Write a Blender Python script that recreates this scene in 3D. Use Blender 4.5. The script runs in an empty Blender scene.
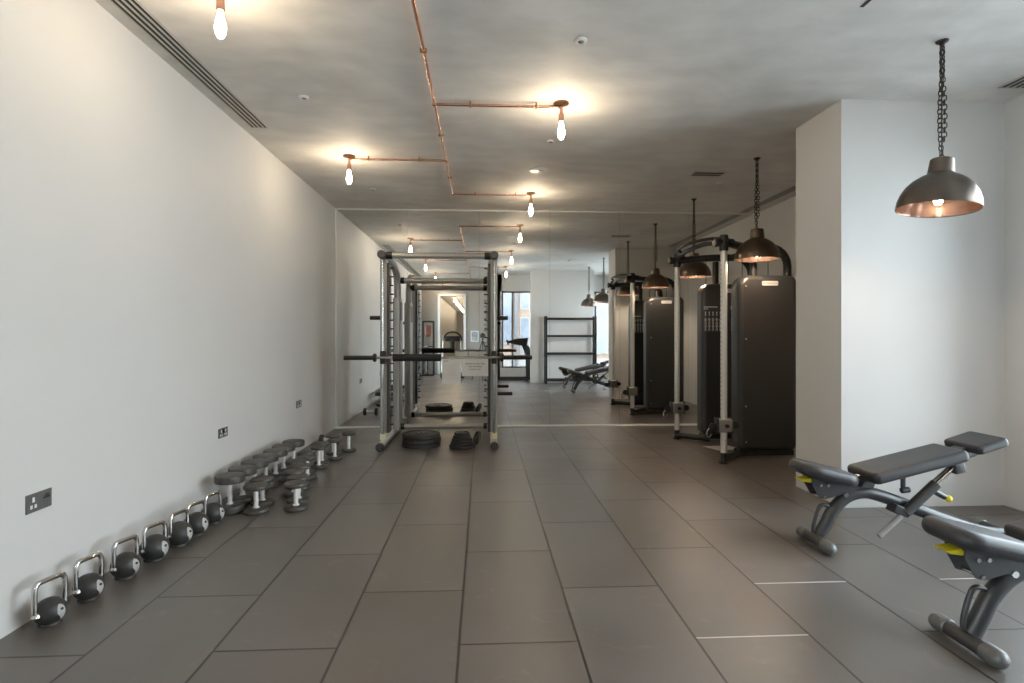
import bpy, bmesh, math, random
from mathutils import Vector, Matrix
R = math.radians
PI = math.pi
random.seed(7)
SC = bpy.context.scene
COL = SC.collection

# ------------------------------------------------------------------ materials
def lin(v):
    v = v / 255.0
    return v / 12.92 if v <= 0.04045 else ((v + 0.055) / 1.055) ** 2.4

def rgb(r, g, b):
    return (lin(r), lin(g), lin(b), 1.0)

def newmat(name):
    m = bpy.data.materials.new(name)
    m.use_nodes = True
    nt = m.node_tree
    return m, nt, nt.nodes['Principled BSDF']

def mat(name, col, rough=0.5, metal=0.0, noise=0.0, scale=8.0, bump=0.0, spec=0.5, coat=0.0):
    """Principled surface whose colour is modulated by a procedural noise."""
    m, nt, p = newmat(name)
    p.inputs['Roughness'].default_value = rough
    p.inputs['Metallic'].default_value = metal
    p.inputs['Specular IOR Level'].default_value = spec
    p.inputs['Coat Weight'].default_value = coat
    tc = nt.nodes.new('ShaderNodeTexCoord')
    nz = nt.nodes.new('ShaderNodeTexNoise')
    nz.inputs['Scale'].default_value = scale
    nz.inputs['Detail'].default_value = 5
    nt.links.new(tc.outputs['Object'], nz.inputs['Vector'])
    rp = nt.nodes.new('ShaderNodeValToRGB')
    a, b = 1 - noise, 1 + noise
    rp.color_ramp.elements[0].position = 0.3
    rp.color_ramp.elements[1].position = 0.7
    rp.color_ramp.elements[0].color = (col[0] * a, col[1] * a, col[2] * a, 1)
    rp.color_ramp.elements[1].color = (min(1, col[0] * b), min(1, col[1] * b), min(1, col[2] * b), 1)
    nt.links.new(nz.outputs['Fac'], rp.inputs['Fac'])
    nt.links.new(rp.outputs['Color'], p.inputs['Base Color'])
    if bump:
        bn = nt.nodes.new('ShaderNodeTexNoise')
        bn.inputs['Scale'].default_value = scale * 18
        nt.links.new(tc.outputs['Object'], bn.inputs['Vector'])
        bp = nt.nodes.new('ShaderNodeBump')
        bp.inputs['Strength'].default_value = bump
        bp.inputs['Distance'].default_value = 0.01
        nt.links.new(bn.outputs['Fac'], bp.inputs['Height'])
        nt.links.new(bp.outputs['Normal'], p.inputs['Normal'])
    return m

def emit(name, col, strength):
    m, nt, p = newmat(name)
    p.inputs['Base Color'].default_value = col
    p.inputs['Emission Color'].default_value = col
    p.inputs['Emission Strength'].default_value = strength
    return m

def ramp2(nt, fac, c0, c1, p0=0.35, p1=0.65):
    r = nt.nodes.new('ShaderNodeValToRGB')
    r.color_ramp.elements[0].position = p0
    r.color_ramp.elements[1].position = p1
    r.color_ramp.elements[0].color = c0
    r.color_ramp.elements[1].color = c1
    nt.links.new(fac, r.inputs['Fac'])
    return r

def mixc(nt, a, b, fac, mode='MIX'):
    n = nt.nodes.new('ShaderNodeMix')
    n.data_type = 'RGBA'
    n.blend_type = mode
    for sock, v in ((n.inputs[0], fac), (n.inputs[6], a), (n.inputs[7], b)):
        if hasattr(v, 'is_linked'):
            nt.links.new(v, sock)
        else:
            sock.default_value = v
    return n.outputs[2]

def floor_mat():
    m, nt, p = newmat('rubber_floor_tiles')
    tc = nt.nodes.new('ShaderNodeTexCoord')
    mp = nt.nodes.new('ShaderNodeMapping')
    mp.inputs['Rotation'].default_value = (0, 0, R(90))
    # tile joints: columns every 0.5 m, tiles 1 m long, staggered by half a tile
    mp.inputs['Location'].default_value = (FLX, FLY, 0)
    nt.links.new(tc.outputs['Object'], mp.inputs['Vector'])
    br = nt.nodes.new('ShaderNodeTexBrick')
    br.offset = 0.5
    br.offset_frequency = 2
    br.squash = 1.0
    br.inputs['Scale'].default_value = 1.0
    br.inputs['Mortar Size'].default_value = 0.0062
    br.inputs['Mortar Smooth'].default_value = 0.25
    br.inputs['Bias'].default_value = 0.0
    br.inputs['Brick Width'].default_value = 1.0
    br.inputs['Row Height'].default_value = 0.5
    br.inputs['Color1'].default_value = rgb(91, 86, 82)
    br.inputs['Color2'].default_value = rgb(101, 96, 92)
    br.inputs['Mortar'].default_value = rgb(26, 25, 24)
    nt.links.new(mp.outputs['Vector'], br.inputs['Vector'])
    n1 = nt.nodes.new('ShaderNodeTexNoise')
    n1.inputs['Scale'].default_value = 1.6
    n1.inputs['Detail'].default_value = 6
    nt.links.new(tc.outputs['Object'], n1.inputs['Vector'])
    r1 = ramp2(nt, n1.outputs['Fac'], (0.86, 0.85, 0.83, 1), (1.12, 1.12, 1.13, 1))
    c = mixc(nt, br.outputs['Color'], r1.outputs['Color'], 1.0, 'MULTIPLY')
    # scuffs
    n2 = nt.nodes.new('ShaderNodeTexNoise')
    n2.inputs['Scale'].default_value = 5.5
    n2.inputs['Detail'].default_value = 9
    n2.inputs['Distortion'].default_value = 1.5
    nt.links.new(tc.outputs['Object'], n2.inputs['Vector'])
    r2 = ramp2(nt, n2.outputs['Fac'], (0, 0, 0, 1), (0.22, 0.22, 0.22, 1), 0.62, 0.8)
    c = mixc(nt, c, rgb(150, 148, 146), r2.outputs['Color'])
    nt.links.new(c, p.inputs['Base Color'])
    r3 = ramp2(nt, n1.outputs['Fac'], (0.31, 0.31, 0.31, 1), (0.42, 0.42, 0.42, 1))
    nt.links.new(r3.outputs['Color'], p.inputs['Roughness'])
    bp = nt.nodes.new('ShaderNodeBump')
    bp.inputs['Strength'].default_value = 0.5
    bp.inputs['Distance'].default_value = 0.004
    inv = nt.nodes.new('ShaderNodeMath')
    inv.operation = 'SUBTRACT'
    inv.inputs[0].default_value = 1.0
    nt.links.new(br.outputs['Fac'], inv.inputs[1])
    nt.links.new(inv.outputs[0], bp.inputs['Height'])
    nt.links.new(bp.outputs['Normal'], p.inputs['Normal'])
    p.inputs['Specular IOR Level'].default_value = 0.85
    return m

def ceiling_mat():
    m, nt, p = newmat('polished_concrete_ceiling')
    tc = nt.nodes.new('ShaderNodeTexCoord')
    n1 = nt.nodes.new('ShaderNodeTexNoise')
    n1.inputs['Scale'].default_value = 1.1
    n1.inputs['Detail'].default_value = 7
    n1.inputs['Distortion'].default_value = 0.8
    nt.links.new(tc.outputs['Object'], n1.inputs['Vector'])
    r1 = ramp2(nt, n1.outputs['Fac'], rgb(200, 197, 193), rgb(222, 219, 215), 0.3, 0.7)
    mp = nt.nodes.new('ShaderNodeMapping')
    mp.inputs['Scale'].default_value = (2.2, 4.2, 1)
    mp.inputs['Rotation'].default_value = (0, 0, R(12))
    nt.links.new(tc.outputs['Object'], mp.inputs['Vector'])
    n2 = nt.nodes.new('ShaderNodeTexNoise')
    n2.inputs['Scale'].default_value = 1.3
    n2.inputs['Detail'].default_value = 8
    nt.links.new(mp.outputs['Vector'], n2.inputs['Vector'])
    r2 = ramp2(nt, n2.outputs['Fac'], (0.92, 0.92, 0.92, 1), (1.06, 1.06, 1.06, 1))
    c = mixc(nt, r1.outputs['Color'], r2.outputs['Color'], 1.0, 'MULTIPLY')
    nt.links.new(c, p.inputs['Base Color'])
    r3 = ramp2(nt, n2.outputs['Fac'], (0.62, 0.62, 0.62, 1), (0.78, 0.78, 0.78, 1))
    nt.links.new(r3.outputs['Color'], p.inputs['Roughness'])
    return m

def brick_mat():
    m, nt, p = newmat('facade_brick')
    tc = nt.nodes.new('ShaderNodeTexCoord')
    mp = nt.nodes.new('ShaderNodeMapping')
    mp.inputs['Rotation'].default_value = (R(90), 0, 0)
    nt.links.new(tc.outputs['Object'], mp.inputs['Vector'])
    br = nt.nodes.new('ShaderNodeTexBrick')
    br.inputs['Scale'].default_value = 1.0
    br.inputs['Brick Width'].default_value = 0.44
    br.inputs['Row Height'].default_value = 0.15
    br.inputs['Mortar Size'].default_value = 0.02
    br.inputs['Color1'].default_value = rgb(122, 104, 92)
    br.inputs['Color2'].default_value = rgb(114, 96, 85)
    br.inputs['Mortar'].default_value = rgb(124, 104, 90)
    nt.links.new(mp.outputs['Vector'], br.inputs['Vector'])
    nt.links.new(br.outputs['Color'], p.inputs['Base Color'])
    p.inputs['Roughness'].default_value = 0.9
    return m

def glass_mat():
    m = bpy.data.materials.new('clear_window_glass')
    m.use_nodes = True
    nt = m.node_tree
    nt.nodes.clear()
    o = nt.nodes.new('ShaderNodeOutputMaterial')
    t = nt.nodes.new('ShaderNodeBsdfTransparent')
    t.inputs['Color'].default_value = (0.95, 0.97, 0.96, 1)
    g = nt.nodes.new('ShaderNodeBsdfGlossy')
    g.inputs['Roughness'].default_value = 0.02
    f = nt.nodes.new('ShaderNodeFresnel')
    f.inputs['IOR'].default_value = 1.3
    x = nt.nodes.new('ShaderNodeMixShader')
    nt.links.new(f.outputs[0], x.inputs[0])
    nt.links.new(t.outputs[0], x.inputs[1])
    nt.links.new(g.outputs[0], x.inputs[2])
    nt.links.new(x.outputs[0], o.inputs[0])
    return m

def mirror_mat():
    m = bpy.data.materials.new('silvered_mirror')
    m.use_nodes = True
    nt = m.node_tree
    p = nt.nodes['Principled BSDF']
    p.inputs['Metallic'].default_value = 1.0
    p.inputs['Roughness'].default_value = 0.0
    p.inputs['Base Color'].default_value = (0.90, 0.915, 0.905, 1)
    return m

FLX, FLY = 0.0, 0.0   # set below
# mapping: u = y-like, v = x-like after the 90 degree turn; joints at x = -0.0977 + 0.5 i, y = 2.352 + k (+0.5)
# rotation by 90: (x,y) -> (-y, x); then location added
FLX = 2.852 - 10.0 + 10.0
FLY = 0.0977 + 10.0

M = {}
M['floor'] = floor_mat()
M['ceiling'] = ceiling_mat()
M['brick'] = brick_mat()
M['glass'] = glass_mat()
M['mirror'] = mirror_mat()
M['wall'] = mat('white_plaster', rgb(207, 206, 204), 0.62, noise=0.018, scale=1.2)
M['white'] = mat('white_paint', rgb(225, 224, 222), 0.45, noise=0.02)
M['trim'] = mat('satin_aluminium_trim', rgb(200, 198, 194), 0.35, 0.6, noise=0.03)
M['chrome'] = mat('chrome', rgb(205, 204, 202), 0.12, 1.0, noise=0.03, scale=20)
M['handle'] = mat('bright_steel_grip', rgb(238, 237, 234), 0.35, 0.4, noise=0.03, scale=30)
M['silver'] = mat('brushed_silver_tube', rgb(168, 166, 162), 0.30, 0.85, noise=0.05, scale=30)
M['silvergrey'] = mat('silver_grey_powder_coat', rgb(172, 171, 168), 0.36, 0.5, noise=0.04, scale=30)
M['railsilver'] = mat('satin_base_rail', rgb(200, 199, 196), 0.28, 0.8, noise=0.03, scale=20)
M['column'] = mat('anodised_column', rgb(214, 212, 207), 0.35, 0.45, noise=0.03, scale=20)
M['gunmetal'] = mat('gunmetal_frame', rgb(76, 77, 78), 0.36, 0.55, noise=0.06, scale=20)
M['frameblack'] = mat('black_frame_coat', rgb(43, 42, 40), 0.38, 0.25, noise=0.06, scale=20)
M['rubber'] = mat('black_rubber', rgb(45, 44, 43), 0.55, noise=0.12, scale=25)
M['iron'] = mat('cast_black_iron', rgb(54, 54, 53), 0.46, 0.2, noise=0.12, scale=40, bump=0.08)
M['urethane'] = mat('dark_urethane', rgb(69, 66, 61), 0.44, noise=0.08, scale=30)
M['pad'] = mat('black_vinyl_pad', rgb(52, 52, 54), 0.42, noise=0.08, scale=14, bump=0.06)
M['foam'] = mat('black_foam', rgb(34, 33, 32), 0.75, noise=0.1, scale=40, bump=0.1)
M['shroud'] = mat('charcoal_shroud', rgb(54, 54, 53), 0.36, 0.1, noise=0.05, scale=6)
M['slot'] = mat('black_recess', rgb(14, 14, 14), 0.6, noise=0.1)
M['cream'] = mat('cream_plastic', rgb(208, 204, 178), 0.5, noise=0.04)
M['yellow'] = mat('yellow_plastic', rgb(226, 208, 46), 0.4, noise=0.05)
M['copper'] = mat('copper_pipe', rgb(216, 168, 146), 0.26, 0.95, noise=0.1, scale=14)
M['brass'] = mat('aged_brass', rgb(150, 112, 78), 0.35, 0.9, noise=0.1, scale=30)
M['pewter'] = mat('aged_pewter_shade', rgb(112, 103, 95), 0.34, 0.9, noise=0.12, scale=9)
M['hammered'] = mat('bronze_shade', rgb(104, 90, 76), 0.36, 0.85, noise=0.16, scale=14)
M['shadein'] = mat('copper_lining', rgb(160, 130, 116), 0.2, 0.95, noise=0.08, scale=10)
M['chain'] = mat('dark_chain', rgb(62, 58, 54), 0.4, 0.8, noise=0.1, scale=30)
M['steel'] = mat('brushed_steel_plate', rgb(112, 113, 112), 0.42, 0.4, noise=0.06, scale=40)
M['paper'] = mat('white_paper', rgb(246, 245, 242), 0.8, noise=0.012)
M['ink'] = mat('grey_ink', rgb(96, 92, 92), 0.8, noise=0.05)
M['print'] = mat('pale_print_and_glint', rgb(196, 193, 188), 0.6, noise=0.04)
M['logo'] = mat('pale_badge', rgb(206, 203, 198), 0.4, noise=0.04)
M['logoink'] = mat('badge_lettering', rgb(108, 104, 100), 0.5, noise=0.04)
M['black'] = mat('black_plastic', rgb(28, 28, 28), 0.45, noise=0.08)
M['redbrown'] = mat('red_brown_vinyl', rgb(104, 52, 38), 0.5, noise=0.08)
M['winframe'] = mat('dark_window_frame', rgb(82, 84, 88), 0.4, 0.3, noise=0.04)
M['blueglass'] = mat('blue_facade_window', rgb(98, 102, 110), 0.15, noise=0.2, scale=2)
M['stone'] = mat('pale_stone', rgb(120, 116, 112), 0.8, noise=0.06)
M['paving'] = mat('pavement', rgb(206, 204, 200), 0.85, noise=0.1)
M['greywall'] = mat('grey_plaster', rgb(150, 144, 137), 0.6, noise=0.03)
M['bulb'] = emit('warm_filament_bulb', (1.0, 0.80, 0.56, 1), 105.0)
M['bulbin'] = emit('warm_pendant_bulb', (1.0, 0.80, 0.56, 1), 80.0)
M['bulbfar'] = emit('warm_machine_pendant_bulb', (1.0, 0.82, 0.60, 1), 230.0)
M['filament'] = emit('glowing_filament', (1.0, 0.84, 0.6, 1), 120.0)
M['photo'] = mat('grey_poster_print', rgb(150, 158, 164), 0.5, noise=0.3, scale=6)
M['orange'] = mat('orange_label', rgb(150, 90, 50), 0.5, noise=0.1)

# ------------------------------------------------------------------ mesh helper
ORIGIN = {}      # world position of every thing / part, so shapes can be given in world coordinates

class MB:
    def __init__(self):
        self.bm = bmesh.new()
    def _add(self, other, mtx=None):
        if mtx is not None:
            other.transform(mtx)
        me = bpy.data.meshes.new('tmp')
        other.to_mesh(me)
        other.free()
        self.bm.from_mesh(me)
        bpy.data.meshes.remove(me)
        return self
    def box(self, c, s, bev=0.0, seg=2, rot=None):
        b = bmesh.new()
        bmesh.ops.create_cube(b, size=1.0)
        bmesh.ops.scale(b, vec=Vector(s), verts=b.verts)
        if bev:
            bmesh.ops.bevel(b, geom=list(b.edges), offset=min(bev, min(s) * 0.49), segments=seg, affect='EDGES', profile=0.5)
        m = Matrix.Translation(Vector(c))
        if rot is not None:
            m = m @ rot
        return self._add(b, m)
    def box2(self, a, b, bev=0.0, seg=2):
        c = [(a[i] + b[i]) / 2 for i in range(3)]
        s = [abs(b[i] - a[i]) for i in range(3)]
        return self.box(c, s, bev, seg)
    def cyl(self, a, b, r, r2=None, n=20, bev=0.0):
        a, b = Vector(a), Vector(b)
        d = b - a
        k = bmesh.new()
        bmesh.ops.create_cone(k, cap_ends=True, segments=n, radius1=r, radius2=r if r2 is None else r2, depth=d.length)
        if bev:
            e = [x for x in k.edges if len(x.link_faces) == 2 and any(len(f.verts) > 4 for f in x.link_faces)]
            bmesh.ops.bevel(k, geom=e, offset=bev, segments=2, affect='EDGES', profile=0.5)
        q = Vector((0, 0, 1)).rotation_difference(d.normalized()).to_matrix().to_4x4()
        return self._add(k, Matrix.Translation((a + b) / 2) @ q)
    def sphere(self, c, r, s=(1, 1, 1), u=24, v=14):
        k = bmesh.new()
        bmesh.ops.create_uvsphere(k, u_segments=u, v_segments=v, radius=r)
        bmesh.ops.scale(k, vec=Vector(s), verts=k.verts)
        return self._add(k, Matrix.Translation(Vector(c)))
    def lathe(self, prof, c=(0, 0, 0), n=32, rot=None, close=False):
        """prof: list of (radius, z)"""
        k = bmesh.new()
        rings = []
        for r, z in prof:
            if r < 1e-6:
                rings.append([k.verts.new((0, 0, z))])
            else:
                rings.append([k.verts.new((r * math.cos(2 * PI * i / n), r * math.sin(2 * PI * i / n), z)) for i in range(n)])
        pairs = list(zip(rings[:-1], rings[1:]))
        if close:
            pairs.append((rings[-1], rings[0]))
        for A, B in pairs:
            for i in range(n):
                j = (i + 1) % n
                if len(A) == 1 and len(B) == 1:
                    continue
                if len(A) == 1:
                    k.faces.new((A[0], B[i], B[j]))
                elif len(B) == 1:
                    k.faces.new((A[i], B[0], A[j]))
                else:
                    k.faces.new((A[i], B[i], B[j], A[j]))
        bmesh.ops.recalc_face_normals(k, faces=k.faces)
        m = Matrix.Translation(Vector(c))
        if rot is not None:
            m = m @ rot
        return self._add(k, m)
    def tube(self, pts, r, n=14, closed=False, flat=None):
        """sweep a circle (or flattened circle) along a polyline"""
        pts = [Vector(p) for p in pts]
        k = bmesh.new()
        N = len(pts)
        rad = r if isinstance(r, (list, tuple)) else [r] * N
        rings = []
        up = None
        for i in range(N):
            if closed:
                t = (pts[(i + 1) % N] - pts[i - 1]).normalized()
            elif i == 0:
                t = (pts[1] - pts[0]).normalized()
            elif i == N - 1:
                t = (pts[-1] - pts[-2]).normalized()
            else:
                t = ((pts[i + 1] - pts[i]).normalized() + (pts[i] - pts[i - 1]).normalized()).normalized()
            if up is None:
                up = Vector((0, 0, 1)) if abs(t.z) < 0.9 else Vector((0, 1, 0))
            u = (up - t * up.dot(t)).normalized()
            w = t.cross(u)
            up = u
            fu, fw = flat if flat else (1, 1)
            rings.append([k.verts.new(pts[i] + u * (rad[i] * fu * math.cos(2 * PI * j / n)) + w * (rad[i] * fw * math.sin(2 * PI * j / n))) for j in range(n)])
        for i in range(N if closed else N - 1):
            A, B = rings[i], rings[(i + 1) % N]
            for j in range(n):
                k.faces.new((A[j], A[(j + 1) % n], B[(j + 1) % n], B[j]))
        if not closed:
            k.faces.new(list(reversed(rings[0])))
            k.faces.new(rings[-1])
        bmesh.ops.recalc_face_normals(k, faces=k.faces)
        return self._add(k)
    def prism(self, poly, d0, d1, axis='y', bev=0.0, seg=3):
        """poly in the plane across axis: y -> (x,z), x -> (y,z), z -> (x,y)"""
        def P(u, v, d):
            return {'y': (u, d, v), 'x': (d, u, v), 'z': (u, v, d)}[axis]
        k = bmesh.new()
        A = [k.verts.new(P(u, v, d0)) for u, v in poly]
        B = [k.verts.new(P(u, v, d1)) for u, v in poly]
        n = len(poly)
        fa, fb = k.faces.new(A), k.faces.new(list(reversed(B)))
        for i in range(n):
            j = (i + 1) % n
            k.faces.new((A[j], A[i], B[i], B[j]))
        bmesh.ops.recalc_face_normals(k, faces=k.faces)
        if bev:
            e = list(set(fa.edges) | set(fb.edges))
            bmesh.ops.bevel(k, geom=e, offset=bev, segments=seg, affect='EDGES', profile=0.5)
        return self._add(k)
    def mesh(self, me, mtx):
        b = bmesh.new()
        b.from_mesh(me)
        return self._add(b, mtx)
    def build(self, name, material, parent=None, at=None, smooth=35):
        """at: world origin of the mesh when it has no parent"""
        org = Vector((0, 0, 0))
        if parent is not None:
            org = ORIGIN[parent.name]
        elif at is not None:
            org = Vector(at)
        self.bm.transform(Matrix.Translation(-org))
        me = bpy.data.meshes.new(name)
        self.bm.to_mesh(me)
        self.bm.free()
        me.materials.append(M[material] if isinstance(material, str) else material)
        if smooth:
            me.shade_smooth()
            me.set_sharp_from_angle(angle=R(smooth))
            for f in me.polygons:
                if len(f.vertices) > 8:
                    f.use_smooth = False
        o = bpy.data.objects.new(name, me)
        COL.objects.link(o)
        if smooth:
            wn = o.modifiers.new('even_shading', 'WEIGHTED_NORMAL')
            wn.keep_sharp = True
        if parent is not None:
            o.parent = parent
        else:
            o.location = org
        ORIGIN[o.name] = org.copy()
        return o

def tag(o, label, cat, group=None, kind=None):
    if label:
        o['label'] = label
    if cat:
        o['category'] = cat
    if group:
        o['group'] = group
    if kind:
        o['kind'] = kind
    return o

def thing(name, label, cat, loc, group=None):
    o = bpy.data.objects.new(name, None)
    o.empty_display_size = 0.1
    COL.objects.link(o)
    o.location = loc
    ORIGIN[o.name] = Vector(loc)
    return tag(o, label, cat, group)

def struct(name, mb, material, smooth=0):
    o = mb.build(name, material, smooth=smooth)
    o['kind'] = 'structure'
    return o

def dup(root, loc, rotz=None, label=None, group=None):
    r = root.copy()
    COL.objects.link(r)
    r.location = loc
    ORIGIN[r.name] = Vector(loc)
    if rotz is not None:
        r.rotation_euler = (0, 0, rotz)
    if label:
        r['label'] = label
    if group:
        r['group'] = group
    for ch in list(root.children):
        c = ch.copy()
        COL.objects.link(c)
        c.parent = r
        for g in list(ch.children):
            d = g.copy()
            COL.objects.link(d)
            d.parent = c
    return r

def arc(c, r, a0, a1, n=8):
    return [(c[0] + r * math.cos(R(a0 + (a1 - a0) * i / n)), c[1] + r * math.sin(R(a0 + (a1 - a0) * i / n))) for i in range(n + 1)]

def rrect(x0, z0, x1, z1, r, n=5):
    rs = r if isinstance(r, (tuple, list)) else (r, r, r, r)   # bl, br, tr, tl
    return (arc((x0 + rs[0], z0 + rs[0]), rs[0], 180, 270, n) + arc((x1 - rs[1], z0 + rs[1]), rs[1], 270, 360, n)
            + arc((x1 - rs[2], z1 - rs[2]), rs[2], 0, 90, n) + arc((x0 + rs[3], z1 - rs[3]), rs[3], 90, 180, n))

def smoothpath(pts, n=6):
    """Catmull-Rom through the points"""
    P = [Vector(p) for p in pts]
    P = [P[0] * 2 - P[1]] + P + [P[-1] * 2 - P[-2]]
    out = []
    for i in range(1, len(P) - 2):
        for k in range(n):
            t = k / n
            a, b, c, d = P[i - 1], P[i], P[i + 1], P[i + 2]
            out.append(0.5 * ((2 * b) + (c - a) * t + (2 * a - 5 * b + 4 * c - d) * t * t + (3 * b - a - 3 * c + d) * t ** 3))
    out.append(P[-2])
    return out

def text_mesh(body, size):
    cu = bpy.data.curves.new('lettering', 'FONT')
    cu.body = body
    cu.size = size
    cu.align_x = 'CENTER'
    cu.align_y = 'CENTER'
    cu.extrude = 0.0006
    o = bpy.data.objects.new('lettering_source', cu)
    COL.objects.link(o)
    dg = bpy.context.evaluated_depsgraph_get()
    me = bpy.data.meshes.new_from_object(o.evaluated_get(dg))
    bpy.data.objects.remove(o)
    bpy.data.curves.remove(cu)
    return me

FACE_MINUS_Y = Matrix.Rotation(R(90), 4, 'X')                      # text that faces -Y
FACE_PLUS_Y = Matrix.Rotation(R(180), 4, 'Z') @ FACE_MINUS_Y       # text that faces +Y

# ------------------------------------------------------------------ camera
H = 1.287
F = 563.4
cam = bpy.data.cameras.new('viewpoint')
cam.sensor_width = 36.0
cam.lens = F * 36.0 / 1024.0
cam.shift_y = -(341.5 - 335.4) / 1024.0
cam.clip_start = 0.005
cam.clip_end = 200
co = bpy.data.objects.new('viewpoint', cam)
COL.objects.link(co)
co.location = (0, 0, H)
co.rotation_euler = (R(90), 0, -0.05192)
SC.camera = co

# ------------------------------------------------------------------ setting
C = 3.05         # ceiling height
MY = 7.96        # mirror plane
XL, XR = -2.04, 3.95
struct('floor', MB().box2((XL - .15, -3.2, -.1), (.5, 8.15, 0)).box2((.5, -.55, -.1), (XR + .15, 8.15, 0)).box2((-1.6, -20, -.1), (-.2, -3.2, 0)), 'floor')
struct('ceiling', MB().box2((XL - .15, -3.2, C), (.5, 8.15, C + .15)).box2((.5, -.55, C), (XR + .15, 8.15, C + .15)), 'ceiling')
W3A, W3B = -2.75, -.75    # window in the left wall, behind the camera
struct('wall_left', MB().box2((XL - .15, W3B, 0), (XL, 8.15, C)).box2((XL - .15, -3.15, 0), (XL, W3A, C))
       .box2((XL - .15, W3A, 0), (XL, W3B, .12)).box2((XL - .15, W3A, 2.70), (XL, W3B, C)), 'wall')
W2A, W2B = 0.15, 3.72      # window in the right wall
struct('wall_right', MB().box2((XR, W2B, 0), (XR + .15, 8.15, C)).box2((XR, -.55, 0), (XR + .15, W2A, C))
       .box2((XR, W2A, 0), (XR + .15, W2B, .12)).box2((XR, W2A, 2.78), (XR + .15, W2B, C)), 'wall')
struct('wall_far', MB().box2((XL, 8.0, 0), (XR, 8.15, C)), 'wall')
struct('wall_pier', MB().box2((2.672, 4.07, 0), (XR, 4.68, C)), 'wall')
struct('wall_partition', MB().box2((1.30, .50, 0), (3.02, .72, C)), 'wall')
struct('wall_side', MB().box2((.36, -3.15, 0), (.5, -.4, C)), 'wall')
struct('wall_rear', MB().box2((XL, -3.15, 0), (-1.46, -3, C)).box2((-1.46, -3.15, 2.62), (-.6, -3, C)).box2((-.6, -3.15, 0), (.5, -3, C)), 'greywall')
struct('wall_window', MB().box2((.5, -.55, 0), (XR, -.4, .34)).box2((.5, -.55, 2.57), (XR, -.4, C)).box2((.36, -.55, 0), (.55, -.4, C)), 'wall')
struct('wall_corridor', MB().box2((-1.75, -20, 0), (-1.6, -3.15, 2.75)).box2((-.2, -20, 0), (-.05, -3.15, 2.75))
       .box2((-1.75, -20.15, 0), (-.05, -20, 2.75)), 'wall')
struct('ceiling_corridor', MB().box2((-1.75, -20.15, 2.75), (-.05, -3.15, 2.85)), 'ceiling')
struct('trim_1', MB().box2((-1.50, -3.0, 0), (-1.42, -2.96, 2.66)).box2((-.64, -3.0, 0), (-.56, -2.96, 2.66)).box2((-1.5, -3.0, 2.60), (-.56, -2.96, 2.68)), 'white')
struct('trim_2', MB().box2((XL, 7.90, 0), (XR, 7.954, .012)).box2((XL, 7.93, C - .012), (XR, 7.954, C)).box2((XL, 7.93, .012), (XL + .01, 7.954, C - .012)), 'white')

def window(name, axis, fixed, a0, a1, z0, z1, mull, trans=()):
    e = bpy.data.objects.new(name, None)
    COL.objects.link(e)
    e['kind'] = 'structure'
    ORIGIN[e.name] = Vector((0, 0, 0))
    f = MB()
    def bar(u0, u1, v0, v1):
        if axis == 'y':
            f.box2((u0, fixed - .03, v0), (u1, fixed + .03, v1))
        else:
            f.box2((fixed - .03, u0, v0), (fixed + .03, u1, v1))
    w = .045
    bar(a0, a1, z0, z0 + w)
    bar(a0, a1, z1 - w, z1)
    for u in [a0 + w / 2, a1 - w / 2] + list(mull):
        bar(u - w / 2, u + w / 2, z0, z1)
    for z in trans:
        bar(a0, a1, z - w / 2, z + w / 2)
    f.build('window_frame', 'winframe', e, smooth=0)
    g = MB()
    if axis == 'y':
        g.box2((a0, fixed - .004, z0), (a1, fixed + .004, z1))
    else:
        g.box2((fixed - .004, a0, z0), (fixed + .004, a1, z1))
    g.build('window_pane', 'glass', e, smooth=0)
    return e

w1 = window('window_1', 'y', -.47, .55, XR, .34, 2.57, (.86, 1.7, 2.6, 3.3))
window('window_2', 'x', XR + .07, W2A, W2B, .12, 2.78, (1.05, 1.95, 2.85))
window('window_3', 'x', XL - .07, W3A, W3B, .12, 2.70, (-1.75,))
s = MB().box2((.5, -.4, .10), (1.6, -.26, .345), .008)
s.box2((.5, -.262, .215), (1.6, -.254, .225))
s.build('window_sill', 'white', w1)
MB().box2((.5, -.4, .0), (1.6, -.30, .10)).build('sill_plinth', 'winframe', w1)

jm = MB()  # pale strips painting the light caught on edges of a few tile joints
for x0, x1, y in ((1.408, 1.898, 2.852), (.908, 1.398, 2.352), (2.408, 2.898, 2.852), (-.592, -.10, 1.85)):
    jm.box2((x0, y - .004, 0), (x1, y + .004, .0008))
struct('painted_joint_glint', jm, 'print')

# the mirror covering the far wall, six panes
t = thing('wall_mirror', 'floor to ceiling mirror of six panes covering the whole far wall', 'mirror', (0.9, MY, 0))
xs = [XL + .002, -1.05, -.05, .95, 1.95, 2.95, XR - .002]
for a, b in zip(xs[:-1], xs[1:]):
    MB().box2((a + .0008, MY, .006), (b - .0008, MY + .008, C - .006)).build('mirror_pane', 'mirror', t, smooth=0)
MB().box2((XL + .002, MY + .009, .006), (XR - .002, MY + .02, C - .006)).build('backing_board', 'black', t, smooth=0)

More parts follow.
